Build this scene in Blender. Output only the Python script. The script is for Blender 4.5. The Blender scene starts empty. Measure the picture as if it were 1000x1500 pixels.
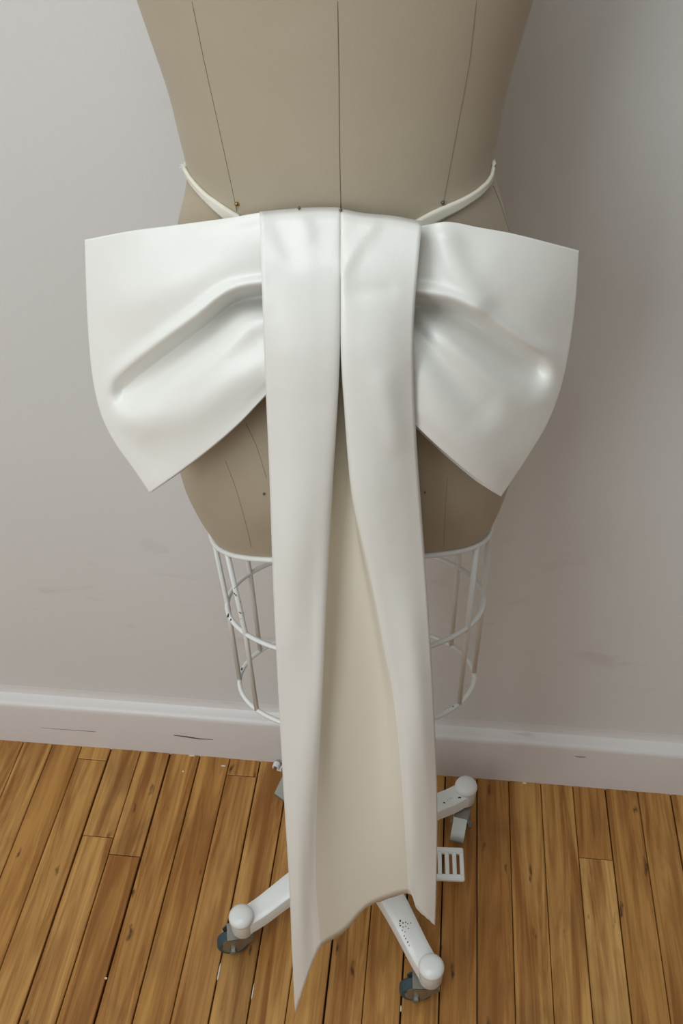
import bpy, bmesh, math, random
from mathutils import Vector, Matrix
from mathutils.bvhtree import BVHTree
random.seed(7)
PI = math.pi
scene = bpy.context.scene
COL = scene.collection

# ------------------------------------------------------------------ camera
F, H = 1370.0, 1.5002                       # focal length in pixels of a 1000x1500 frame, lens height
CR = Vector((0.99407813, 0.10650612, -0.0215675))     # camera right / down / forward in the room
CD = Vector((0.054882, -0.66336556, -0.74628017))
CF = Vector((-0.09379042, 0.74067711, -0.66528246))
EYE = Vector((0, 0, H))
cd = bpy.data.cameras.new('camera'); cam = bpy.data.objects.new('camera', cd); COL.objects.link(cam)
cd.sensor_fit = 'VERTICAL'; cd.sensor_height = 36.0; cd.sensor_width = 24.0; cd.lens = 36.0 * F / 1500.0
cd.clip_start = 0.02
M = Matrix((CR, -CD, -CF)).transposed().to_4x4(); M.translation = EYE
cam.matrix_world = M
scene.camera = cam

# ------------------------------------------------------------------ light
w = bpy.data.worlds.new('daylight'); scene.world = w; w.use_nodes = True
w.node_tree.nodes['Background'].inputs[0].default_value = (0.86, 0.93, 1.0, 1)
w.node_tree.nodes['Background'].inputs[1].default_value = 1.0
def area(name, loc, direction, sx, sy, power, col):
    l = bpy.data.lights.new(name, 'AREA'); l.shape = 'RECTANGLE'; l.size = sx; l.size_y = sy
    l.energy = power; l.color = col
    o = bpy.data.objects.new(name, l); COL.objects.link(o); o.location = loc
    o.rotation_euler = Vector(direction).to_track_quat('-Z', 'Z').to_euler()
    return o
WIN_X, WIN_Z, WIN_W, WIN_H = -1.48, 2.05, 1.3, 1.6
area('window_daylight', (WIN_X, -1.63, WIN_Z), (0, 1, 0), WIN_W, WIN_H, 25.5, (0.92, 0.975, 1.0))
area('overhead_fill', (-0.45, -0.40, 2.97), (0, 0, -1), 1.2, 1.2, 20.5, (0.86, 0.96, 1.0))  # added fill lamp under the closed ceiling: brightens upward faces and wall shadows
vs = scene.view_settings
vs.view_transform = 'Standard'; vs.look = 'None'; vs.gamma = 1.0; vs.use_curve_mapping = False
vs.exposure = 0.05

# ------------------------------------------------------------------ helpers
HD = Vector((-0.12562478, 0.99207783, 0))   # horizontal heading the dress form is turned to
RT = Vector((0.99207783, 0.12562478, 0))
AX = Vector((-0.0821, 0.7537, 0))           # foot of the stand's pole
AXD = AX.dot(HD); AXR = AX.dot(RT)
def ray(x, y): return CR * (x - 500) + CD * (y - 750) + CF * F
def at(x, y, D):
    d = ray(x, y); return EYE + d * (D / d.dot(HD))
def onz(x, y, z=0.0):
    d = ray(x, y); return EYE + d * ((H - z) / -d.z)
def ff(x, y, z): return AX + RT * x + HD * y + Vector((0, 0, z))   # dress form frame

def tag(o, label=None, cat=None, group=None, kind=None):
    if label: o['label'] = label
    if cat: o['category'] = cat
    if group: o['group'] = group
    if kind: o['kind'] = kind
    return o
def link(name, me, mat, parent=None, smooth=False):
    if mat: me.materials.append(mat)
    if smooth:
        for p in me.polygons: p.use_smooth = True
    o = bpy.data.objects.new(name, me); COL.objects.link(o)
    if parent:
        o.parent = parent
        o.matrix_parent_inverse = Matrix.Translation(-PLOC.get(parent.name, Vector((0, 0, 0))))
    return o
PLOC = {}
def obj(name, bm, mat, parent=None, smooth=False):
    bmesh.ops.recalc_face_normals(bm, faces=bm.faces[:])
    me = bpy.data.meshes.new(name); bm.to_mesh(me); bm.free()
    return link(name, me, mat, parent, smooth)
def pyobj(name, vs_, fs, mat, parent=None, smooth=True):
    me = bpy.data.meshes.new(name); me.from_pydata([tuple(v) for v in vs_], [], fs); me.update()
    return link(name, me, mat, parent, smooth)
def empty(name, loc):
    o = bpy.data.objects.new(name, None); COL.objects.link(o); o.location = loc
    PLOC[o.name] = Vector(loc); return o
def sharp(o, ang=40):
    for p in o.data.polygons: p.use_smooth = True
    o.data.set_sharp_from_angle(angle=math.radians(ang)); return o
def box(bm, lo, hi, mat=None, bev=0):
    r = bmesh.ops.create_cube(bm, size=1)['verts']
    c = (Vector(lo) + Vector(hi)) / 2; s = Vector(hi) - Vector(lo)
    for v in r: v.co = Vector((v.co.x * s.x, v.co.y * s.y, v.co.z * s.z)) + c
    if bev:
        es = list({e for v in r for e in v.link_edges})
        nr = bmesh.ops.bevel(bm, geom=es, offset=bev, segments=2, affect='EDGES', clamp_overlap=True)
        r = list({v for f in nr['faces'] for v in f.verts} | {v for v in r if v.is_valid})
    if mat:
        for v in r: v.co = mat @ v.co
    return r
def tube(bm, pts, r, seg=10, closed=False):
    pts = [Vector(p) for p in pts]; n = len(pts); rings = []; pn = None
    for i, p in enumerate(pts):
        a = pts[(i - 1) % n] if closed or i > 0 else p
        b = pts[(i + 1) % n] if closed or i < n - 1 else p
        t = (b - a).normalized()
        if pn is None:
            pn = t.orthogonal().normalized()
        pn = (pn - t * pn.dot(t)).normalized(); bi = t.cross(pn)
        rr = r[i] if isinstance(r, (list, tuple)) else r
        rings.append([bm.verts.new(p + (pn * math.cos(2*PI*k/seg) + bi * math.sin(2*PI*k/seg)) * rr) for k in range(seg)])
    for i in range(n if closed else n - 1):
        A, B = rings[i], rings[(i + 1) % n]
        off = 0
        if closed and i == n - 1:
            off = min(range(seg), key=lambda o: (A[0].co - B[o].co).length)
        for k in range(seg):
            bm.faces.new((A[k], A[(k+1) % seg], B[(k+1+off) % seg], B[(k+off) % seg]))
    if not closed:
        bm.faces.new(rings[0][::-1]); bm.faces.new(rings[-1])
def lathe(bm, prof, mat=Matrix(), seg=24):
    rings = []
    for r, z in prof:
        if r < 1e-6: rings.append([bm.verts.new(mat @ Vector((0, 0, z)))])
        else: rings.append([bm.verts.new(mat @ Vector((r*math.cos(2*PI*k/seg), r*math.sin(2*PI*k/seg), z))) for k in range(seg)])
    for A, B in zip(rings, rings[1:]):
        for k in range(seg):
            q = []
            for v in (A[k % len(A)], A[(k+1) % len(A)], B[(k+1) % len(B)], B[k % len(B)]):
                if v not in q: q.append(v)
            if len(q) > 2: bm.faces.new(q)
    for R_ in (rings[0], rings[-1]):
        if len(R_) > 2:
            try: bm.faces.new(R_)
            except ValueError: pass
def interp(keys, t):
    # smooth monotone-ish (Catmull-Rom, non uniform) interpolation of [(t, value)]
    n = len(keys)
    if t <= keys[0][0]: return keys[0][1]
    if t >= keys[-1][0]: return keys[-1][1]
    i = 0
    while keys[i+1][0] < t: i += 1
    def slope(j):
        if j == 0: return (keys[1][1]-keys[0][1])/(keys[1][0]-keys[0][0])
        if j == n-1: return (keys[-1][1]-keys[-2][1])/(keys[-1][0]-keys[-2][0])
        return (keys[j+1][1]-keys[j-1][1])/(keys[j+1][0]-keys[j-1][0])
    t0, v0 = keys[i]; t1, v1 = keys[i+1]; d = t1-t0; s = (t-t0)/d
    return (v0*(2*s**3-3*s*s+1) + slope(i)*d*(s**3-2*s*s+s) + v1*(-2*s**3+3*s*s) + slope(i+1)*d*(s**3-s*s))
def sstep(a, b, x):
    t = min(1, max(0, (x-a)/(b-a))); return t*t*(3-2*t)
def curve2(pts):
    # arc length parameterised smooth 2-D curve
    ts = [0]
    for p, q in zip(pts, pts[1:]): ts.append(ts[-1] + math.hypot(q[0]-p[0], q[1]-p[1]))
    kx = [(t/ts[-1], p[0]) for t, p in zip(ts, pts)]; ky = [(t/ts[-1], p[1]) for t, p in zip(ts, pts)]
    return lambda t: (interp(kx, t), interp(ky, t))

# ------------------------------------------------------------------ materials
def mat(name, col, rough=0.6, metal=0.0, spec=0.5):
    m = bpy.data.materials.new(name); m.use_nodes = True
    b = m.node_tree.nodes['Principled BSDF']
    b.inputs['Base Color'].default_value = (*col, 1); b.inputs['Roughness'].default_value = rough
    b.inputs['Metallic'].default_value = metal; b.inputs['Specular IOR Level'].default_value = spec
    return m, m.node_tree, b
def node(nt, kind, **kw):
    n = nt.nodes.new(kind)
    for k, v in kw.items():
        if k.startswith('i_'): n.inputs[k[2:].replace('_', ' ')].default_value = v
        else: setattr(n, k, v)
    return n
def mapped(nt, scale=(1, 1, 1), offset=None):
    tc = node(nt, 'ShaderNodeTexCoord'); mp = node(nt, 'ShaderNodeMapping'); mp.inputs['Scale'].default_value = scale
    nt.links.new(tc.outputs['Object'], mp.inputs['Vector'])
    if offset is not None: nt.links.new(offset, mp.inputs['Location'])
    return mp.outputs['Vector']
def noise(nt, vec, scale, detail=3, rough=0.5, dist=0):
    n = node(nt, 'ShaderNodeTexNoise'); n.inputs['Scale'].default_value = scale; n.inputs['Detail'].default_value = detail
    n.inputs['Roughness'].default_value = rough; n.inputs['Distortion'].default_value = dist
    nt.links.new(vec, n.inputs['Vector']); return n.outputs['Fac']
def ramp(nt, fac, stops):
    r = node(nt, 'ShaderNodeValToRGB'); e = r.color_ramp.elements
    while len(e) > len(stops): e.remove(e[-1])
    while len(e) < len(stops): e.new(0.5)
    for k, (p, c) in zip(e, stops): k.position = p; k.color = (*c, 1)
    nt.links.new(fac, r.inputs['Fac']); return r.outputs['Color']
def mix(nt, fac, a, b, mode='MIX'):
    m = node(nt, 'ShaderNodeMix', data_type='RGBA', blend_type=mode)
    for s, v in ((m.inputs['Factor'], fac), (m.inputs['A'], a), (m.inputs['B'], b)):
        if isinstance(v, bpy.types.NodeSocket): nt.links.new(v, s)
        elif isinstance(v, (int, float)): s.default_value = v
        else: s.default_value = (*v, 1)
    for o in m.outputs:
        if o.type == 'RGBA': return o
def bump(nt, b, h, strength, dist):
    n = node(nt, 'ShaderNodeBump'); n.inputs['Strength'].default_value = strength; n.inputs['Distance'].default_value = dist
    nt.links.new(h, n.inputs['Height']); nt.links.new(n.outputs['Normal'], b.inputs['Normal'])
MT = {}
def make_materials():
    # painted plaster wall with faint roller texture and scuffs near the floor
    m, nt, b = mat('wall_paint', (0.72, 0.69, 0.665), 0.62, spec=0.35); MT['wall'] = m
    v = mapped(nt)
    big = noise(nt, v, 1.6, 2)
    c = ramp(nt, big, [(0.3, (0.695, 0.68, 0.66)), (0.7, (0.73, 0.717, 0.70))])
    sv = mapped(nt, (9, 1, 26)); sm = ramp(nt, noise(nt, sv, 1.0, 4, 0.6, 0.6), [(0.60, (0, 0, 0)), (0.70, (1, 1, 1))])
    sep = node(nt, 'ShaderNodeSeparateXYZ'); nt.links.new(mapped(nt), sep.inputs[0])
    zr = ramp(nt, sep.outputs['Z'], [(0.22, (0, 0, 0)), (0.34, (0.30,)*3), (0.48, (0.22,)*3), (0.62, (0, 0, 0))])
    c = mix(nt, mix(nt, 1.0, sm, zr, 'MULTIPLY'), c, (0.50, 0.46, 0.44))
    nt.links.new(c, b.inputs['Base Color'])
    bump(nt, b, noise(nt, v, 260, 3), 0.12, 0.002)
    m, nt, b = mat('ceiling_paint', (0.8, 0.79, 0.77), 0.8); MT['ceiling'] = m
    # painted baseboard, glossier, with a few dark scratches
    m, nt, b = mat('baseboard_paint', (0.74, 0.70, 0.68), 0.38, spec=0.5); MT['board'] = m
    v = mapped(nt, (6, 1, 60))
    s = ramp(nt, noise(nt, v, 1.4, 4, 0.6, 0.3), [(0.70, (0, 0, 0)), (0.76, (0.5,)*3)])
    c = mix(nt, s, (0.74, 0.705, 0.685), (0.50, 0.44, 0.40)); nt.links.new(c, b.inputs['Base Color'])
    bump(nt, b, noise(nt, mapped(nt, (8, 8, 50)), 4, 3), 0.15, 0.002)
    MT['scratch'] = mat('dark_scratch', (0.10, 0.06, 0.045), 0.7)[0]
    # old varnished maple strip floor
    m, nt, b = mat('old_maple', (0.4, 0.24, 0.1), 0.42, spec=0.28); MT['wood'] = m
    oi = node(nt, 'ShaderNodeObjectInfo')
    sc = node(nt, 'ShaderNodeMath', operation='MULTIPLY'); sc.inputs[1].default_value = 37.0
    nt.links.new(oi.outputs['Random'], sc.inputs[0])
    off = node(nt, 'ShaderNodeCombineXYZ')
    for k in range(3): nt.links.new(sc.outputs[0], off.inputs[k])
    gv = mapped(nt, (42, 2.6, 8), off.outputs[0])
    g1 = noise(nt, gv, 1.0, 5, 0.6, 1.2)
    g2 = noise(nt, mapped(nt, (190, 4, 8), off.outputs[0]), 1.0, 3, 0.6, 0.4)
    blot = noise(nt, mapped(nt, (10, 5, 4), off.outputs[0]), 1.0, 3, 0.55, 0.8)
    base = ramp(nt, oi.outputs['Random'], [(0.0, (0.50, 0.25, 0.068)), (0.3, (0.63, 0.345, 0.108)), (0.6, (0.40, 0.175, 0.042)), (0.8, (0.55, 0.28, 0.075)), (1.0, (0.67, 0.385, 0.13))])
    c = mix(nt, ramp(nt, g1, [(0.36, (0, 0, 0)), (0.64, (0.95,)*3)]), base, (0.27, 0.102, 0.022))
    c = mix(nt, ramp(nt, g2, [(0.5, (0, 0, 0)), (0.75, (0.4,)*3)]), c, (0.16, 0.062, 0.014))
    c = mix(nt, ramp(nt, blot, [(0.55, (0, 0, 0)), (0.8, (0.7,)*3)]), c, (0.20, 0.095, 0.028))
    vo = node(nt, 'ShaderNodeTexVoronoi'); vo.inputs['Scale'].default_value = 1.0; vo.inputs['Randomness'].default_value = 1.0
    wob = node(nt, 'ShaderNodeTexNoise'); wob.inputs['Scale'].default_value = 1.0; wob.inputs['Detail'].default_value = 3
    nt.links.new(mapped(nt, (90, 40, 8), off.outputs[0]), wob.inputs['Vector'])
    add = node(nt, 'ShaderNodeVectorMath', operation='MULTIPLY_ADD'); add.inputs[1].default_value = (0.45, 0.45, 0.45)
    nt.links.new(wob.outputs['Color'], add.inputs[0]); nt.links.new(mapped(nt, (30, 8, 8), off.outputs[0]), add.inputs[2])
    nt.links.new(add.outputs[0], vo.inputs['Vector'])
    c = mix(nt, ramp(nt, vo.outputs['Distance'], [(0.03, (0.9,)*3), (0.13, (0, 0, 0))]), c, (0.055, 0.026, 0.012))
    nt.links.new(c, b.inputs['Base Color'])
    nt.links.new(ramp(nt, blot, [(0.3, (0.36,)*3), (0.8, (0.52,)*3)]), b.inputs['Roughness'])
    bump(nt, b, g1, 0.12, 0.002)
    MT['gap'] = mat('dark_gap_dirt', (0.022, 0.014, 0.010), 0.9)[0]
    MT['flake'] = mat('white_paint_flake', (0.72, 0.66, 0.56), 0.7)[0]
    # linen covered papier-mache body
    m, nt, b = mat('beige_linen', (0.47, 0.405, 0.305), 0.78, spec=0.25); MT['linen'] = m
    v = mapped(nt)
    c = ramp(nt, noise(nt, v, 5, 4, 0.6), [(0.3, (0.430, 0.358, 0.255)), (0.7, (0.485, 0.412, 0.308))])
    weave = noise(nt, mapped(nt, (900, 900, 260)), 1.0, 2)
    c = mix(nt, ramp(nt, weave, [(0.4, (0, 0, 0)), (0.7, (0.18,)*3)]), c, (0.40, 0.335, 0.24))
    nt.links.new(c, b.inputs['Base Color']); bump(nt, b, weave, 0.05, 0.0006)
    b.inputs['Sheen Weight'].default_value = 0.15
    MT['seam'] = mat('seam_thread', (0.25, 0.20, 0.14), 0.85)[0]
    MT['seam_faint'] = mat('seam_faint', (0.34, 0.28, 0.20), 0.85)[0]
    # ivory duchess satin
    m, nt, b = mat('ivory_satin', (0.82, 0.81, 0.76), 0.37, spec=0.6); MT['satin'] = m
    v = mapped(nt, (700, 700, 700)); wv = noise(nt, v, 1.0, 2)
    c = ramp(nt, noise(nt, mapped(nt), 9, 3), [(0.3, (0.84, 0.83, 0.78)), (0.7, (0.865, 0.86, 0.815))])
    nt.links.new(c, b.inputs['Base Color'])
    hsum = node(nt, 'ShaderNodeMath', operation='MULTIPLY_ADD'); hsum.inputs[1].default_value = 0.10
    soft = noise(nt, mapped(nt), 34, 3); nt.links.new(wv, hsum.inputs[0]); nt.links.new(soft, hsum.inputs[2])
    bump(nt, b, hsum.outputs[0], 0.16, 0.004)
    b.inputs['Sheen Weight'].default_value = 0.25; b.inputs['Sheen Roughness'].default_value = 0.4
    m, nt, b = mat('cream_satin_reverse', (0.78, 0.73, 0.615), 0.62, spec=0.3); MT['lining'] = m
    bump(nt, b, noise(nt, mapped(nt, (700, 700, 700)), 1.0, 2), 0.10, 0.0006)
    # white enamel, chipped to the dark iron
    m, nt, b = mat('chipped_white_enamel', (0.80, 0.80, 0.78), 0.28, spec=0.5); MT['enamel'] = m
    v = mapped(nt)
    a1 = noise(nt, v, 150, 3, 0.6); a2 = noise(nt, v, 14, 2)
    k = mix(nt, 1.0, ramp(nt, a1, [(0.59, (0, 0, 0)), (0.61, (1, 1, 1))]), ramp(nt, a2, [(0.66, (0, 0, 0)), (0.68, (1, 1, 1))]), 'MULTIPLY')
    c = mix(nt, k, (0.80, 0.80, 0.775), (0.015, 0.014, 0.013)); nt.links.new(c, b.inputs['Base Color'])
    MT['chip'] = mat('bare_dark_iron', (0.02, 0.018, 0.017), 0.6)[0]
    MT['zinc'] = mat('zinc_plated_steel', (0.33, 0.335, 0.30), 0.42, 0.9)[0]
    MT['wheel'] = mat('blue_grey_rubber', (0.035, 0.065, 0.080), 0.45)[0]
    MT['hub'] = mat('wheel_core', (0.20, 0.17, 0.13), 0.6)[0]
    MT['brass'] = mat('brass_pin', (0.42, 0.24, 0.08), 0.3, 0.9)[0]
    MT['steelpin'] = mat('dull_steel_pin', (0.16, 0.13, 0.09), 0.35, 0.8)[0]
    MT['plastic'] = mat('white_plastic', (0.82, 0.83, 0.82), 0.35)[0]
make_materials()

# ------------------------------------------------------------------ room shell
WY = 0.990            # wall face behind the stand
BY = 0.966            # face of the baseboard
X0, X1, Y0, ZC = -2.60, 2.30, -1.70, 3.0
def wallbox(name, lo, hi, m='wall'):
    bm = bmesh.new(); box(bm, lo, hi); return tag(obj(name, bm, MT[m]), kind='structure')
wallbox('wall_back', (X0 - .12, WY, -0.1), (X1 + .12, WY + .12, ZC))
wallbox('wall_right', (X1, Y0, -0.1), (X1 + .12, WY, ZC))
wallbox('wall_left', (X0 - .12, Y0, -0.1), (X0, WY, ZC))
wallbox('ceiling', (X0, Y0, ZC), (X1, WY, ZC + .1), 'ceiling')
bm = bmesh.new()
wx0, wx1, wz0, wz1 = WIN_X - WIN_W/2 - .04, WIN_X + WIN_W/2 + .04, WIN_Z - WIN_H/2 - .04, WIN_Z + WIN_H/2 + .04
for lo, hi in (((X0, Y0-.12, -.1), (wx0, Y0, ZC)), ((wx1, Y0-.12, -.1), (X1, Y0, ZC)), ((wx0, Y0-.12, -.1), (wx1, Y0, wz0)), ((wx0, Y0-.12, wz1), (wx1, Y0, ZC))):
    box(bm, lo, hi)
tag(obj('wall_front', bm, MT['wall']), kind='structure')
win = tag(empty('window_1', (WIN_X, Y0, wz0)), kind='structure')
bm = bmesh.new()
box(bm, (wx0, Y0-.06, wz0), (wx0+.05, Y0+.02, wz1)); box(bm, (wx1-.05, Y0-.06, wz0), (wx1, Y0+.02, wz1))
box(bm, (wx0+.05, Y0-.06, wz0), (wx1-.05, Y0+.02, wz0+.05)); box(bm, (wx0+.05, Y0-.06, wz1-.05), (wx1-.05, Y0+.02, wz1))
obj('window_frame', bm, MT['board'], win)

# baseboard: flat face, rounded nose, flat ledge, caulk fillet against the wall
prof = [(BY, -0.004), (BY, 0.108), (BY + .001, 0.114), (BY + .004, 0.118), (BY + .008, 0.1195), (WY - .007, 0.1215), (WY - .003, 0.1245), (WY - .001, 0.131), (WY - .0004, 0.142), (WY + .02, 0.142), (WY + .02, -0.004)]
bm = bmesh.new(); rows = []
nx = 60
for i in range(nx + 1):
    x = X0 + (X1 - X0) * i / nx
    rows.append([bm.verts.new((x, y + (0.0006*math.sin(x*9) if y < WY - .01 else 0), z)) for y, z in prof])
for A, B in zip(rows, rows[1:]):
    for k in range(len(prof)): bm.faces.new((A[k], A[(k+1) % len(prof)], B[(k+1) % len(prof)], B[k]))
base = tag(sharp(obj('baseboard_back', bm, MT['board']), 35), kind='structure')
def on_wall(px, py, Y):
    d = ray(px, py); return EYE + d * (Y / d.y)
for seq, r in (([(254, 1077), (272, 1079), (290, 1082), (312, 1083.5)], (0.0004, 0.0013, 0.0011, 0.0003)),
               ([(842, 1108.5), (850, 1109), (858, 1109)], (0.0003, 0.0006, 0.0003)),
               ([(60, 1066), (140, 1072)], (0.0002, 0.0003))):
    bm = bmesh.new(); tube(bm, [on_wall(px, py, BY - .0002) for px, py in seq], list(r), 6)
    obj('scratch', bm, MT['scratch'], base, True)

# floor: dirt bed and separate strips
bm = bmesh.new(); box(bm, (X0, Y0, -0.06), (X1, WY, -0.012))
floor = tag(obj('floor', bm, MT['gap']), kind='structure')
PW, S3X = 0.05715, -0.5738                 # strip width; x of seam number 3
JOINT = {2: 0.940, 3: 0.789, 4: 0.759, 7: 0.932, 18: 0.829, 13: 0.634}
GAP = {3: .0026, 4: .0012, 5: .0028, 8: .0018, 11: .0024, 13: .0022, 14: .0018, 6: .0016, 9: .0016, 19: .0016, 21: .002, 15: .0014}
rp = random.Random(5)
def plank(xa, xb, ya, yb):
    bm = bmesh.new(); dz = rp.uniform(-.0006, .0004)
    lx, ly = (xb - xa)/2, (yb - ya)/2; c = .0011
    top = [bm.verts.new((sx*(lx-c), sy*(ly-c), dz)) for sx, sy in ((-1,-1),(1,-1),(1,1),(-1,1))]
    mid = [bm.verts.new((sx*lx, sy*ly, dz-.0012)) for sx, sy in ((-1,-1),(1,-1),(1,1),(-1,1))]
    bot = [bm.verts.new((sx*lx, sy*ly, -.0115)) for sx, sy in ((-1,-1),(1,-1),(1,1),(-1,1))]
    bm.faces.new(top); bm.faces.new(bot[::-1])
    for A, B in ((top, mid), (mid, bot)):
        for k in range(4): bm.faces.new((A[k], B[k], B[(k+1) % 4], A[(k+1) % 4]))
    o = obj('plank', bm, MT['wood'], floor); o.location = ((xa+xb)/2, (ya+yb)/2, 0)
i0 = int(math.floor((X0 - S3X)/PW)) + 3; i1 = int(math.ceil((X1 - S3X)/PW)) + 3
for i in range(i0, i1):
    xa = max(X0, S3X + PW*(i-3)); xb = min(X1, S3X + PW*(i-2))
    ga, gb = GAP.get(i, .0010)*.6, GAP.get(i+1, .0010)*.6
    cuts = [BY + .002]
    if i in JOINT: cuts.append(JOINT[i])
    y = (cuts[-1] if i in JOINT else rp.uniform(-.5, .40)); first = i not in JOINT
    if first: cuts.append(y)
    y -= rp.uniform(.9, 1.5); cuts += [y]
    while cuts[-1] > Y0: cuts.append(cuts[-1] - rp.uniform(.8, 1.4))
    cuts[-1] = Y0
    for yb, ya in zip(cuts, cuts[1:]):
        if yb - ya > .01: plank(xa + ga, xb - gb, ya + .0006, yb - .0006)
fl_spots = [(155, 1433, 4, 3, 'crumb', 'pale crumb on a floorboard seam out in the open floor'), (320.5, 1423, 2, 26, 'sliver', 'white sliver in the floor gap just under a caster wheel'),
    (370, 1452, 1.5, 24, 'sliver', 'long thin white sliver in the gap beside the pointed hem of the tail'), (587, 1477, 2, 9, 'sliver', 'short white sliver in the gap under the leg with worn paint'),
    (327, 1122, 7, 2, 'crumb', 'white chip on the floor near the short board end by the baseboard'), (281, 1107, 9, 2, 'crumb', 'white paint chip touching the baseboard below the dark scratch'),
    (268, 1130, 2.5, 2.5, 'crumb', 'tiny white speck on a streaked board close to the baseboard'), (768, 1147, 6, 3, 'crumb', 'pale chip at the baseboard beside the braked caster')]
for n, (px, py, wx, wy_, kd, lab) in enumerate(fl_spots):
    p = onz(px, py, .001); q = onz(px + wx, py, .001); s = onz(px - wy_*.24*(kd == 'sliver'), py + wy_, .001)
    a, b_ = (q - p).length/2, (s - p).length/2
    bm = bmesh.new()
    pts = [(-.9, -.7), (-.2, -1), (.8, -.8), (1, .3), (.3, 1), (-.6, .9), (-1, .2)]
    top = [bm.verts.new((x*a, y*b_, .0011)) for x, y in pts]; bot = [bm.verts.new((x*a, y*b_, 0)) for x, y in pts]
    bm.faces.new(top); bm.faces.new(bot[::-1])
    for k in range(7): bm.faces.new((top[k], bot[k], bot[(k+1) % 7], top[(k+1) % 7]))
    o = obj('paint_flake', bm, MT['flake']); o.location = (p.x, p.y, .0004)
    if kd == 'sliver': o.location.z = -.001
    tag(o, lab, 'paint flake', 'white slivers in floor gaps' if kd == 'sliver' else 'white crumbs on the floor')

# ------------------------------------------------------------------ dress form
form = tag(empty('dress_form', AX), 'beige linen dress form on white wire cage and wheeled iron stand', 'dress form')
PA = [(0.812, .1515), (0.82, .1545), (0.84, .1605), (0.86, .1650), (0.89, .170), (0.96, .1735), (1.05, .166), (1.12, .1500), (1.16, .1385), (1.185, .1295), (1.205, .1245), (1.24, .1275), (1.27, .131), (1.325, .1425), (1.40, .158), (1.47, .172), (1.53, .176), (1.58, .150), (1.61, .105), (1.635, .066), (1.67, .054), (1.70, .052)]
PB = [(0.79, .092), (0.80, .096), (0.82, .103), (0.86, .114), (0.92, .127), (0.98, .131), (1.05, .122), (1.12, .104), (1.18, .090), (1.205, .087), (1.26, .089), (1.33, .095), (1.40, .101), (1.48, .103), (1.54, .095), (1.58, .080), (1.61, .068), (1.635, .058), (1.67, .053), (1.70, .052)]
PFr = [(0.79, .088), (0.82, .095), (0.90, .104), (1.0, .108), (1.10, .103), (1.205, .088), (1.28, .095), (1.36, .115), (1.42, .122), (1.48, .112), (1.54, .085), (1.59, .065), (1.635, .055), (1.70, .052)]
def form_pt(z, a, out=0.0):
    # a: angle, 0 = right side, -90deg = back of the body (towards the lens)
    A = interp(PA, z) + out; c, s = math.cos(a), math.sin(a)
    B = interp(PB if s < 0 else PFr, z) + out
    e = 2/2.12
    x = A * math.copysign(abs(c)**e, c); y = B * math.copysign(abs(s)**e, s)
    fade = 1 - sstep(.80, .97, z)
    zz = z + fade * 0.044 * max(0, -s)**2
    tw = 1 + 0.0*z
    return ff(x - 0.006 * sstep(.7, .9, z), y, zz)
NS = 96
zs = [0.812 + (1.70 - 0.812) * i / 110 for i in range(111)]
V = []; FC = []
for z in zs:
    for k in range(NS): V.append(form_pt(z, 2*PI*k/NS))
for i in range(len(zs)-1):
    for k in range(NS):
        FC.append((i*NS+k, i*NS+(k+1) % NS, (i+1)*NS+(k+1) % NS, (i+1)*NS+k))
FC.append(tuple(range(NS))[::-1]); FC.append(tuple(range((len(zs)-1)*NS, len(zs)*NS)))
body = sharp(pyobj('body', V, FC, MT['linen'], form), 50)
TREE = BVHTree.FromPolygons([tuple(v) for v in V], FC)
def skin(px, py, off=0.0):
    d = ray(px, py).normalized(); hit = TREE.ray_cast(EYE, d)
    if hit[0] is None:
        hit = TREE.find_nearest(at(px, py, AXD))
    n = hit[1]
    return hit[0] + n * off
def seam(pts, r=.00026, m='seam'):
    c = curve2(pts); bm = bmesh.new(); n = max(8, int(len(pts)*8))
    tube(bm, [skin(*c(k/n), .0001) for k in range(n+1)], r, 6); obj('seam', bm, MT[m], form, True)
seam([(494, 2), (496, 110), (497, 220), (499, 306)], .00034)
seam([(281, 2), (299, 90), (320, 185), (347, 310)])
seam([(697, 2), (687, 90), (668, 195), (646, 312)])
seam([(722, 272), (733, 300), (745, 338)])
seam([(330, 675), (345, 715), (358, 760), (368, 801)], .00024, 'seam_faint')
seam([(360, 620), (376, 655), (390, 700)], .00024, 'seam_faint')
seam([(655, 700), (652, 750), (650, 800)], .0002, 'seam_faint')

# cage under the body
RZ = (None, 0.692, 0.5555); RA, RB = 0.1505, 0.088
cage = []
def ring_pt(lv, a):
    c, s = math.cos(a), math.sin(a)
    if lv == 0:
        return form_pt(0.813, a, .0012) + Vector((0, 0, -.003))
    return ff((RA - (0.002 if lv == 2 else 0))*c, RB*(1 if lv == 1 else .97)*s - (.006 if lv == 1 else .012), RZ[lv])
for lv in range(3):
    bm = bmesh.new(); tube(bm, [ring_pt(lv, 2*PI*k/72) for k in range(72)], .0030, 8, True)
    obj('cage_ring', bm, MT['enamel'], form, True)
RING = [o for o in form.children if o.name.startswith('cage_ring')]
for a in (0, 180, -33, 213, 33, 147, 90, -90):
    a = math.radians(a); p0, p1, p2 = (ring_pt(k, a) for k in range(3))
    bm = bmesh.new(); tube(bm, [p0, p1, p2], .0031, 8); obj('cage_rod', bm, MT['enamel'], form, True)
bm = bmesh.new(); lathe(bm, [(.0125, .12), (.0125, .812)], Matrix.Translation(AX)); sharp(obj('pole', bm, MT['enamel'], form))
bm = bmesh.new(); lathe(bm, [(.0, .062), (.030, .062), (.040, .072), (.042, .120), (.036, .135), (.022, .150), (.020, .20), (.0125, .205)], Matrix.Translation(AX)); sharp(obj('hub', bm, MT['enamel'], form))
# plate inside the body that the pole carries
bm = bmesh.new(); tube(bm, [ring_pt(2, PI/2), AX + Vector((0, 0, .5555)), ring_pt(2, -PI/2)], .0026, 8); obj('cross_wire', bm, MT['enamel'], form, True)

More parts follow.
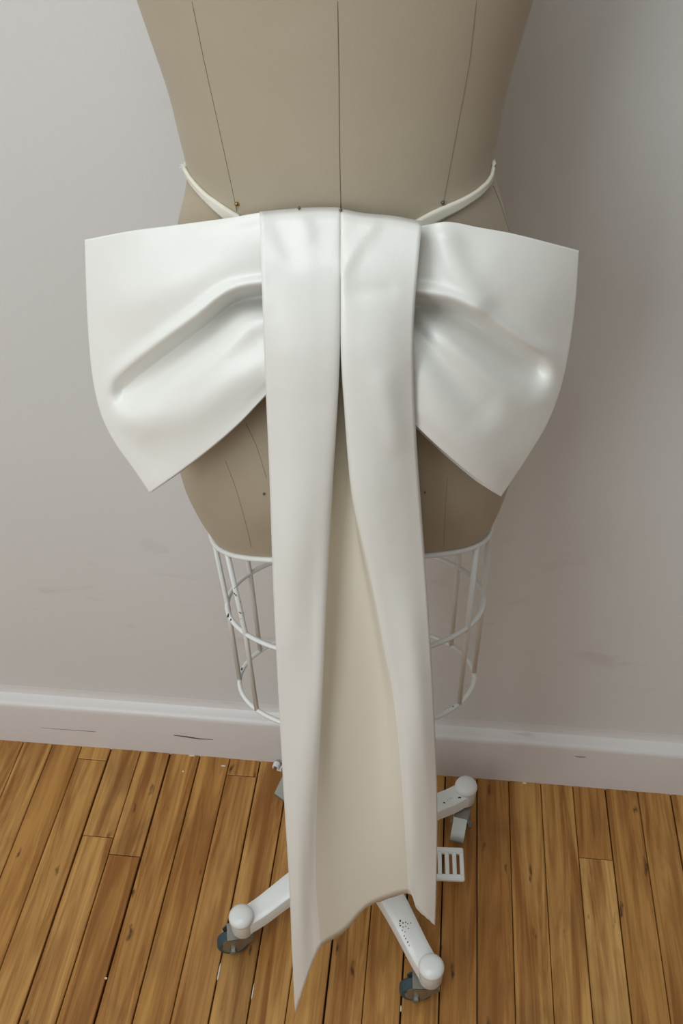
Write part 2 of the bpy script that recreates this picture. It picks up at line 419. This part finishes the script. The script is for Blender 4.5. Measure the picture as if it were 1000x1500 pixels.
def caster(leg, cap, trail, brake):
    # cap: point on top of the socket; trail: horizontal direction the wheel trails to
    t = Vector(trail).normalized(); ax = Vector((-t.y, t.x, 0))
    if ax.dot(HD) > 0: ax = -ax                     # near side axle end
    b0 = Vector((cap.x, cap.y, 0)); wc = b0 + t * .020 + Vector((0, 0, .0255))
    R3 = Matrix((t, ax, Vector((0, 0, 1)))).transposed().to_4x4()      # local x trail, y axle, z up
    Mw = Matrix.Translation(wc) @ R3
    Rx = Mw @ Matrix.Rotation(PI/2, 4, 'X')
    bm = bmesh.new(); lathe(bm, [(.010, -.009), (.022, -.009), (.0248, -.006), (.0250, 0), (.0248, .006), (.022, .009), (.010, .009)], Rx, 28); sharp(obj('wheel', bm, MT['wheel'], leg))
    bm = bmesh.new(); lathe(bm, [(0, -.0095), (.0165, -.0095), (.0165, .0095), (0, .0095)], Rx, 24); sharp(obj('wheel_core', bm, MT['hub'], leg))
    # fork: hood and two cheeks
    bm = bmesh.new()
    for s in (-1, 1):
        poly = [(-.034, .034), (.006, .034), (.014, .022), (.010, -.004), (0, -.010), (-.010, -.006), (-.022, .012), (-.034, .026)]
        for yy in (s*.0115, s*.0135):
            pass
        A = [bm.verts.new(Mw @ Vector((x, s*.0115, z))) for x, z in poly]; B = [bm.verts.new(Mw @ Vector((x, s*.0135, z))) for x, z in poly]
        bm.faces.new(A); bm.faces.new(B)
        for k in range(len(poly)): bm.faces.new((A[k], A[(k+1) % len(poly)], B[(k+1) % len(poly)], B[k]))
    box(bm, (-.034, -.0135, .032), (.006, .0135, .0345), Mw)
    sharp(obj('fork', bm, MT['zinc'], leg), 30)
    bm = bmesh.new(); lathe(bm, [(0, .0195), (.0035, .0195), (.0058, .0185), (.0058, .0135), (.0058, -.0135), (.0058, -.0175), (0, -.0175)], Rx.copy() @ Matrix.Scale(-1, 4, (0, 0, 1)), 6); obj('axle_bolt', bm, MT['zinc'], leg)
    bm = bmesh.new(); lathe(bm, [(.0145, .058), (.0145, .064), (.009, .066), (.009, .080)], Matrix.Translation(b0), 20); sharp(obj('swivel', bm, MT['zinc'], leg))
    if brake:
        bm = bmesh.new()
        pr = [(-.002, .036), (.014, .034), (.026, .024), (.042, .008), (.043, .006)]
        vs2 = []
        for x, z in pr:
            vs2.append([bm.verts.new(Mw @ Vector((x, y, z + dz))) for y, dz in ((-.0115, 0), (.0115, 0), (.0115, -.0018), (-.0115, -.0018))])
        for A, B in zip(vs2, vs2[1:]):
            for k in range(4): bm.faces.new((A[k], A[(k+1) % 4], B[(k+1) % 4], B[k]))
        bm.faces.new(vs2[0]); bm.faces.new(vs2[-1][::-1])
        sharp(obj('brake_pedal', bm, MT['zinc'], leg), 8)
def leg(cap, trail, brake=False):
    d = Vector((cap.x - AX.x, cap.y - AX.y, 0)); L = d.length; d.normalize(); s = Vector((-d.y, d.x, 0))
    zk = [(0.0, .118), (.06, .122), (.11, .121), (.15, .110), (.18, .1005), (L, .0985)]
    wk = [(0.0, .021), (.08, .020), (.15, .0175), (L, .0165)]
    bm = bmesh.new(); rows = []
    n = 26
    for i in range(n+1):
        r = .02 + (L - .02) * i / n; z = interp(zk, r); w_ = interp(wk, r); t_ = .030
        sec = [(-w_+.004, 0), (-w_*.5, .0012), (0, .0016), (w_*.5, .0012), (w_-.004, 0), (w_-.001, -.0015), (w_, -.005), (w_, -t_+.003), (w_-.003, -t_), (-w_+.003, -t_), (-w_, -t_+.003), (-w_, -.005), (-w_+.001, -.0015)]
        c = Vector((AX.x, AX.y, z)) + d * r
        rows.append([bm.verts.new(c + s*a + Vector((0, 0, b_))) for a, b_ in sec])
    for A, B in zip(rows, rows[1:]):
        for k in range(len(A)): bm.faces.new((A[k], A[(k+1) % len(A)], B[(k+1) % len(A)], B[k]))
    bm.faces.new(rows[0]); bm.faces.new(rows[-1][::-1])
    lg = sharp(obj('leg', bm, MT['enamel'], form), 22)
    c0 = Vector((cap.x, cap.y, 0))
    bm = bmesh.new(); lathe(bm, [(.0, .064), (.0155, .064), (.0172, .067), (.0178, .1005), (.0165, .102)], Matrix.Translation(c0), 28); sharp(obj('socket', bm, MT['enamel'], lg))
    bm = bmesh.new(); lathe(bm, [(.0165, .100), (.0186, .1015), (.0190, .105), (.0178, .1095), (.0140, .1130), (.0075, .1147), (0, .1152)], Matrix.Translation(c0), 28); sharp(obj('socket_cap', bm, MT['enamel'], lg), 60)
    caster(lg, c0, trail, brake)
    return lg
def chips(part, spots):
    bm0 = bmesh.new(); bm0.from_mesh(part.data); tr = BVHTree.FromBMesh(bm0); bm = bmesh.new()
    for px, py, sx, sy in spots:
        hit = tr.ray_cast(EYE, ray(px, py).normalized())
        if hit[0] is None: hit = tr.find_nearest(onz(px, py, .11))
        c, n = hit[0], hit[1]; k = (c - EYE).dot(CF)/F
        u = (CR - n*CR.dot(n)).normalized(); v = n.cross(u)
        ring = [bm.verts.new(c + n*.0002 + (u*math.cos(a)*sx + v*math.sin(a)*sy)*k*(.8+.4*((i*7) % 3)/2)) for i, a in enumerate(2*PI*q/8 for q in range(8))]
        top = bm.verts.new(c + n*.00035)
        for i in range(8): bm.faces.new((ring[i], ring[(i+1) % 8], top))
    bm0.free(); tag(obj('chipped_paint', bm, MT['chip'], part), kind='stuff')
CFL, CFRT, CBR = onz(352, 1338, .115), onz(632, 1412, .115), onz(683, 1147, .115)
CBL = AX*2 - CFRT
LA = leg(CFL, -RT*.85 - HD*.1, False); LB_ = leg(CFRT, -RT*.9 + HD*.05, False)
LC = leg(CBR, -HD*.97 - RT*.30, True); leg(Vector((CBL.x, CBL.y, 0)), -HD*.85 - RT*.7, True)
chips(RING[1], [(334, 902, 1.6, 4), (338, 908, 1.2, 2)]); chips(RING[2], [(354, 980, 1.4, 3), (675, 1024, 3, 2), (686, 1000, 1, 2.5), (663.5, 1035, 1.2, 1)])
chips(LB_, [(586+dx, 1349+dy, sx, sy) for dx, dy, sx, sy in ((0, 0, 1.3, 1.8), (4, 3, 1.2, 1.0), (8, 2, .9, 1.1), (11, 4, 1.0, .8), (15, 3, .8, 1.0), (0, 7, 1.4, 1.2), (4, 9, 1.0, .8), (8, 8, .8, .9), (12, 11, 1.1, .7), (3, 14, .8, 1.2), (7, 16, .8, .7), (6, 22, .7, 1.2), (8, 26, .9, 1.4), (11, 31, 1.0, 1.6), (13, 36, .6, 1.5), (-1, 4, .8, .9))])
chips(LC, [(650.5, 1176, 2, 1.2), (673, 1168.5, 3, 1.2), (677, 1165.5, 1.4, 1), (659, 1170, .6, .8), (655, 1172, .6, .6), (662, 1169, .5, .6)])
# slotted foot pedal
pc = onz(660, 1266, .055); bm = bmesh.new()
def slab(bm, M_, w_, d_, t_, nslot, sw, sl):
    # plate with rounded slots: built from bars
    xs = [-w_/2]; pitch = w_/(nslot + .55)
    box(bm, (-w_/2, -d_/2, 0), (w_/2, -sl/2, t_), M_, .0014); box(bm, (-w_/2, sl/2, 0), (w_/2, d_/2, t_), M_, .0014)
    for k in range(nslot + 1):
        c = (-nslot/2 + k) * pitch; hw = (pitch - sw)/2
        lo = -w_/2 if k == 0 else c - hw; hi = w_/2 if k == nslot else c + hw
        box(bm, (lo, -sl/2 - .002, 0), (hi, sl/2 + .002, t_ - .0002), M_, .001)
Mp = Matrix.Translation(pc) @ Matrix((RT, HD, Vector((0, 0, 1)))).transposed().to_4x4() @ Matrix.Rotation(math.radians(-4), 4, 'Z') @ Matrix.Translation((-.012, 0, -.004))
slab(bm, Mp, .066, .056, .008, 5, .0054, .036)
sharp(obj('foot_pedal', bm, MT['enamel'], form), 40)
bm = bmesh.new(); tube(bm, [pc - RT*.04 + Vector((0, 0, -.002)), pc - RT*.08 + Vector((0, 0, .01)), AX + Vector((0, 0, .075))], .007, 10); obj('pedal_arm', bm, MT['enamel'], form, True)

# ------------------------------------------------------------------ the bow
bow = tag(empty('bow', ff(0, -.12, 1.21)), 'large ivory satin bow with two loops and long pleated tail', 'bow')
def polydist(pts):
    cv = curve2(pts); pts = [cv(k/28) for k in range(29)]
    segs = []; tot = 0
    for p, q in zip(pts, pts[1:]):
        L = math.hypot(q[0]-p[0], q[1]-p[1]); segs.append((p, q, L, tot)); tot += L
    def fn(x, y):
        best = None
        for i, (p, q, L, t0) in enumerate(segs):
            dx, dy = (q[0]-p[0])/L, (q[1]-p[1])/L
            t = (x-p[0])*dx + (y-p[1])*dy; tc = min(L, max(0, t))
            ex, ey = x-(p[0]+dx*tc), y-(p[1]+dy*tc); d = math.hypot(ex, ey)
            if best is None or d < best[0]:
                sd = dx*ey - dy*ex
                best = (d, (t0+tc)/tot, sd, t - L if i == len(segs)-1 else -1)
        return best          # distance, parameter, signed side, overrun past the end
    return fn
def trough(pts, A, wup, wlow, rim, flip=1):
    f = polydist(pts)
    def h(x, y):
        d, t, s, over = f(x, y); s *= flip
        amp = A[0] + (A[1]-A[0])*t
        wu = wup[0] + (wup[1]-wup[0])*t; wl = wlow[0] + (wlow[1]-wlow[0])*t
        k = 0.5 + 0.5*(s/(d+1e-6)) if d > 1e-6 else .5
        w_ = wu + (wl - wu)*sstep(0, 1, k)
        g = -amp*math.exp(-(d/w_)**2)
        g += rim * (1-.3*t) * math.exp(-((d - 1.9*w_)/(w_*.9))**2) * (1 - .6*sstep(.5, 1, k))
        return g
    return h
def ridge(pts, A, w_):
    f = polydist(pts)
    return lambda x, y: A*math.exp(-(f(x, y)[0]/w_)**2)

def loop(name, top, outer, bottom, xin, inD, outD, feats, lower):
    ct, co, cb = curve2(top), curve2(outer), curve2(bottom)     # top, bottom: inner -> outer ; outer: top -> bottom
    pi0, pi1 = top[0], bottom[0]
    NU, NV = 110, 130
    def pix(u, v):
        t, b_ = ct(u), cb(u); o = co(v); i_ = (pi0[0]+(pi1[0]-pi0[0])*v, pi0[1]+(pi1[1]-pi0[1])*v)
        out = []
        for k in range(2):
            c = ((1-v)*t[k] + v*b_[k] + (1-u)*i_[k] + u*o[k]
                 - ((1-u)*(1-v)*pi0[k] + u*(1-v)*top[-1][k] + (1-u)*v*pi1[k] + u*v*bottom[-1][k]))
            out.append(c)
        return out
    V = []; cols = []; FD = {}
    def baseD(u, v):
        return (1-u)*interp(inD, v) + u*interp(outD, v)
    # front layer, fold, back layer
    for j in range(NU+1):
        u = j/NU; u = 1-(1-u)**1.15
        col = []
        for i in range(NV+1):
            v = i/NV; x, y = pix(u, v)
            edge = math.sqrt(max(0, 1 - u**7)) * (1 - u**14)
            ve = min(1, min(v, 1-v)*12)
            hh = sum(f(x, y) for f in feats) * edge * (.3 + .7*sstep(0, 1, ve))
            D = baseD(u, v) - .016*math.sin(PI*min(1, u*1.0))**.8 * (0.6+.4*math.sin(PI*v)) - hh - .004*edge
            col.append(len(V)); V.append(at(x, y, D)); FD[j, i] = D
        cols.append(col)
    for j in range(NU-1, -1, -6):
        u = 1-(1-j/NU)**1.15; col = []
        for i in range(NV+1):
            v = i/NV; x, y = pix(u, v)
            y += lower * sstep(.75, 1, v) * min(1, (1-u)*4)
            D = baseD(u, v) + .017*min(1, (1-u)*6)**.5*sstep(-.1, .35, u)
            D = max(D, FD[j, i] + .003)
            col.append(len(V)); V.append(at(x, y, D))
        cols.append(col)
    FC = []
    for A, B in zip(cols, cols[1:]):
        for i in range(NV): FC.append((A[i], B[i], B[i+1], A[i+1]))
    o = pyobj(name, V, FC, MT['satin'], bow)
    md = o.modifiers.new('cloth', 'SOLIDIFY'); md.thickness = .0011; md.offset = 0
    return o
LT = [(404, 309), (378, 312), (330, 320), (255, 330), (190, 338.5), (125, 351)]
LO = [(125, 351), (127, 420), (131, 500), (137.5, 560), (150, 610), (170, 650), (195, 685), (220, 722)]
LB = [(412, 556), (388, 580), (350, 620), (310, 655), (262, 692), (220, 722)]
lf = [trough([(425, 433), (384, 434), (345, 443), (300, 478), (250, 515), (205, 549), (182, 568)], (.039, .017), (10, 12), (18, 28), .006, -1),
      ridge([(420, 520), (340, 560), (270, 605), (205, 620)], .005, 30),
      ridge([(400, 350), (300, 390), (200, 440)], .005, 45),
      ridge([(190, 640), (220, 680), (225, 725)], -.004, 22)]
loop('loop', LT, LO, LB, 0, [(0, .664), (.5, .636), (1, .614)], [(0, .684), (.5, .668), (1, .632)], lf, 1.5)
RTp = [(596, 334), (622, 330), (655, 325), (700, 333), (750, 342), (800, 354.5), (847, 367)]
RO = [(847, 367), (842, 440), (833, 510), (820, 570), (800, 622), (770, 672), (733, 727)]
RB_ = [(586, 600), (610, 624), (635, 648), (662, 672), (700, 703), (733, 727)]
rf = [trough([(575, 447), (610, 449), (650, 455), (690, 474), (725, 499), (760, 524), (784, 536)], (.026, .020), (11, 13), (30, 28), .007, 1),
      trough([(596, 470), (640, 520), (675, 560), (700, 590)], (.010, .002), (11, 22), (14, 26), .002, 1),
      ridge([(645, 330), (672, 400), (700, 440)], .006, 22),
      ridge([(720, 400), (790, 440)], .004, 45),
      ridge([(620, 560), (680, 640), (725, 700)], .005, 40)]
loop('loop', RTp, RO, RB_, 0, [(0, .666), (.5, .636), (1, .614)], [(0, .684), (.5, .668), (1, .632)], rf, 4)

# tail: one box-pleated panel, the two folds meeting under the waist
def kx(pts): return [(y, x) for x, y in pts]
EL = kx([(380, 310), (384, 430), (389, 560), (395, 700), (400, 850), (407, 1000), (415, 1150), (424, 1300), (428, 1400), (432, 1483)])
FL_ = kx([(498, 306), (497.5, 430), (496.5, 520), (493, 600), (487, 700), (481, 800), (476, 900), (472, 1000), (467, 1100), (463, 1200), (463, 1300), (470, 1390)])
FR_ = kx([(499.5, 307), (499.5, 430), (500, 520), (505, 600), (511, 680), (519, 740), (535, 810), (550, 880), (563, 950), (575, 1010), (585, 1100), (592, 1200), (598, 1310)])
ER = kx([(618, 324), (611, 400), (606, 470), (606, 560), (609, 640), (616, 740), (624, 850), (631, 960), (637, 1080), (640, 1180), (639, 1280), (637, 1355)])
DT = [(300, .656), (330, .645), (400, .622), (500, .606), (600, .600), (700, .597), (900, .590), (1100, .578), (1300, .564), (1483, .544)]
ytop = [311, 307, 304.5, 306.5, 322, 326, 330, 308, 313, 317, 325]
yhem = [1483, 1447, 1408, 1388, 1366, 1334, 1318, 1309, 1328, 1344, 1355]
def col_x(c, y):
    l, fl, fr, r = interp(EL, y), interp(FL_, y), interp(FR_, y), interp(ER, y)
    w_ = fr - fl; s = sstep(480, 820, y)
    return [l, l + (fl-l)*.36, l + (fl-l)*.72, fl, fl - 46*(1-s) + .10*w_*s + .16*w_*sstep(950, 1250, y), (fl+fr)/2, fr + 46*(1-s) - .14*w_*s - .14*w_*sstep(950, 1250, y), fr, fr + (r-fr)*.28, fr + (r-fr)*.64, r][c]
def col_d(c, y):
    s = sstep(330, 560, y); lo = sstep(900, 1350, y); t0 = 1 - sstep(308, 345, y)
    fold = .0045*(.4+.6*s)
    deep = .010 + .012*s - .015*lo
    return [.003*s, -.004*s + .002*lo, -.006*s + .004*lo, -.003*s + .003*lo, deep*.75, deep, deep*.8, -.002*s + .002*lo, -.007*s + .005*lo, -.005*s + .003*lo, .004*s][c]
tf = [ridge([(548, 328), (524, 358), (503, 396)], .0018, 8), ridge([(518, 428), (570, 424)], -.0016, 9), ridge([(405, 330), (430, 380)], -.0012, 14),
      ridge([(440, 316), (450, 345)], .0012, 12), ridge([(560, 560), (578, 640)], .0018, 16)]
NR, SUB = 110, 7
rowsv = []; V = []
for i in range(NR+1):
    t = i/NR
    ctrl = []
    for c in range(11):
        y = ytop[c] + (yhem[c]-ytop[c])*t
        x = col_x(c, y)
        D = interp(DT, y) + col_d(c, y)
        D += .0025*math.sin(y*.013 + c*1.1)*sstep(500, 900, y)*(1 if c in (1, 2, 8, 9) else .4)
        if i == 0: D += .004
        ctrl.append((x, y, D))
    row = []
    for c in range(10):
        for k in range(SUB):
            q = c + k/SUB
            row.append(tuple(interp([(j, ctrl[j][a]) for j in range(11)], q) for a in range(3)))
    row.append(ctrl[-1])
    # small ragged hem
    ids = []
    for j, (x, y, D) in enumerate(row):
        if i == NR: y += .5*math.sin(j*1.7) + 1.0*math.sin(j*.45+1)
        if y < 760 and not 3*SUB < j < 7*SUB: D -= sum(f_(x, y) for f_ in tf)
        ids.append(len(V)); V.append(at(x, y, D))
    rowsv.append(ids)
FC = [(A[k], B[k], B[k+1], A[k+1]) for A, B in zip(rowsv, rowsv[1:]) for k in range(len(A)-1)]
tail = pyobj('tail', V, FC, MT['satin'], bow)
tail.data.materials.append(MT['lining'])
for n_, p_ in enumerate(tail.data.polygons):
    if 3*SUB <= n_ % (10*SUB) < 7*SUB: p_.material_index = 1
md = tail.modifiers.new('cloth', 'SOLIDIFY'); md.thickness = .0012; md.offset = 0

# narrow waistband that ties the bow round the body
def band_path(side):
    if side < 0: c = curve2([(271.5, 246), (285, 268), (305, 290), (330, 311), (352, 326)])
    else: c = curve2([(719.5, 242), (716, 262), (700, 281), (672, 299), (645, 312), (606, 334)])
    return [skin(*c(k/24), 0) for k in range(25)]
pl, pr = band_path(-1), band_path(1)
front = [form_pt(1.205, math.radians(a)) for a in range(172, 7, -6)]
path = pl[::-1] + front + pr
bm = bmesh.new(); rows = []
n = len(path)
for i, p in enumerate(path):
    hit = TREE.find_nearest(p); nm = hit[1]
    up = Vector((0, 0, 1)); up = (up - nm*nm.dot(up)).normalized(); q = hit[0]
    e = .0030 + .0035*sstep(0, 10, min(i, n-1-i))*0 + .0028*(1 - sstep(0, 20, min(i, n-1-i)))
    sec = [(-e, .0004), (-e, .0022), (-e*.55, .0034), (0, .0024), (e*.55, .0036), (e, .0022), (e, .0004)]
    rows.append([bm.verts.new(q + up*a + nm*b_) for a, b_ in sec])
for A, B in zip(rows, rows[1:]):
    for k in range(len(A)): bm.faces.new((A[k], A[(k+1) % len(A)], B[(k+1) % len(A)], B[k]))
obj('waistband', bm, MT['lining'], bow, True)
# frayed end of the band at the pin
bm = bmesh.new(); fp = skin(272, 246, .001)
for k in range(14):
    d = Vector((random.uniform(-1, .1), random.uniform(-.6, .3), random.uniform(-.1, 1))).normalized()*random.uniform(.003, .006)
    tube(bm, [fp, fp + d*.6 + Vector((0, 0, .0006)), fp + d], .00028, 5)
obj('frayed_end', bm, MT['satin'], bow, True)

# ------------------------------------------------------------------ pins
def pin(px, py, r, m, label, D=None, lift=.0015):
    if D is None: p = skin(px, py, lift); n = (p - skin(px, py, 0)).normalized()
    else: p = at(px, py, D - .006); n = -HD
    root = p
    bm = bmesh.new(); bmesh.ops.create_uvsphere(bm, u_segments=16, v_segments=10, radius=r)
    o = empty('dressmaker_pin', p); tag(o, label, 'pin', 'small grey pins on the tail top' if label.startswith('small grey') else None)
    h = obj('head', bm, MT[m], o, True); h.matrix_parent_inverse = Matrix()
    bm = bmesh.new(); tube(bm, [Vector((0, 0, 0)), -n*.012 + Vector((0, 0, -.004))], .0004, 6)
    s = obj('shaft', bm, MT['steelpin'], o, True); s.matrix_parent_inverse = Matrix()
pin(348, 298, .0017, 'brass', 'shiny brass pin head on the body seam just above the waistband')
pin(647, 296, .0015, 'steelpin', 'dark round pin head on the body seam just above the waistband')
pin(438, 305, .0010, 'steelpin', 'small grey pin at the top edge of a tail fold', .6615)
pin(499, 308, .0012, 'steelpin', 'pin where the two tail folds meet on the centre seam', .6605)
pin(558, 316, .0010, 'steelpin', 'small grey pin at the top edge of a tail fold', .6605)
pin(273, 249, .0012, 'steelpin', 'pin through the frayed waistband end at the waist')
pin(387, 722, .0011, 'steelpin', 'dark pin low on the hip close to a long seam beside the tail')
pin(621.5, 720, .0008, 'steelpin', 'tiny pinpoint head low on the shaded hip beside the tail')

# ------------------------------------------------------------------ clip on the floor by the baseboard
cp = onz(405, 1125, 0); cp.y = min(cp.y, BY - .012)
bm = bmesh.new()
arc = [Vector((.0055*math.cos(a), 0, .0075 + .0055*math.sin(a))) for a in [math.radians(-60 + 280*k/20) for k in range(21)]]
rows = []
for p in arc:
    rr = Vector((p.x, 0, p.z - .0075)).normalized()
    rows.append([bm.verts.new(p + rr*a + Vector((0, b_, 0))) for a, b_ in ((-.0012, -.005), (.0012, -.005), (.0012, .005), (-.0012, .005))])
for A, B in zip(rows, rows[1:]):
    for k in range(4): bm.faces.new((A[k], A[(k+1) % 4], B[(k+1) % 4], B[k]))
bm.faces.new(rows[0]); bm.faces.new(rows[-1][::-1])
box(bm, (.002, -.005, 0), (.012, .005, .0022)); box(bm, (.010, -.005, 0), (.012, .005, .010))
o = sharp(obj('cable_clip', bm, MT['plastic']), 35); o.location = cp; o.rotation_euler.z = math.radians(-12)
tag(o, 'small curled white plastic clip on the floor at the baseboard', 'clip')
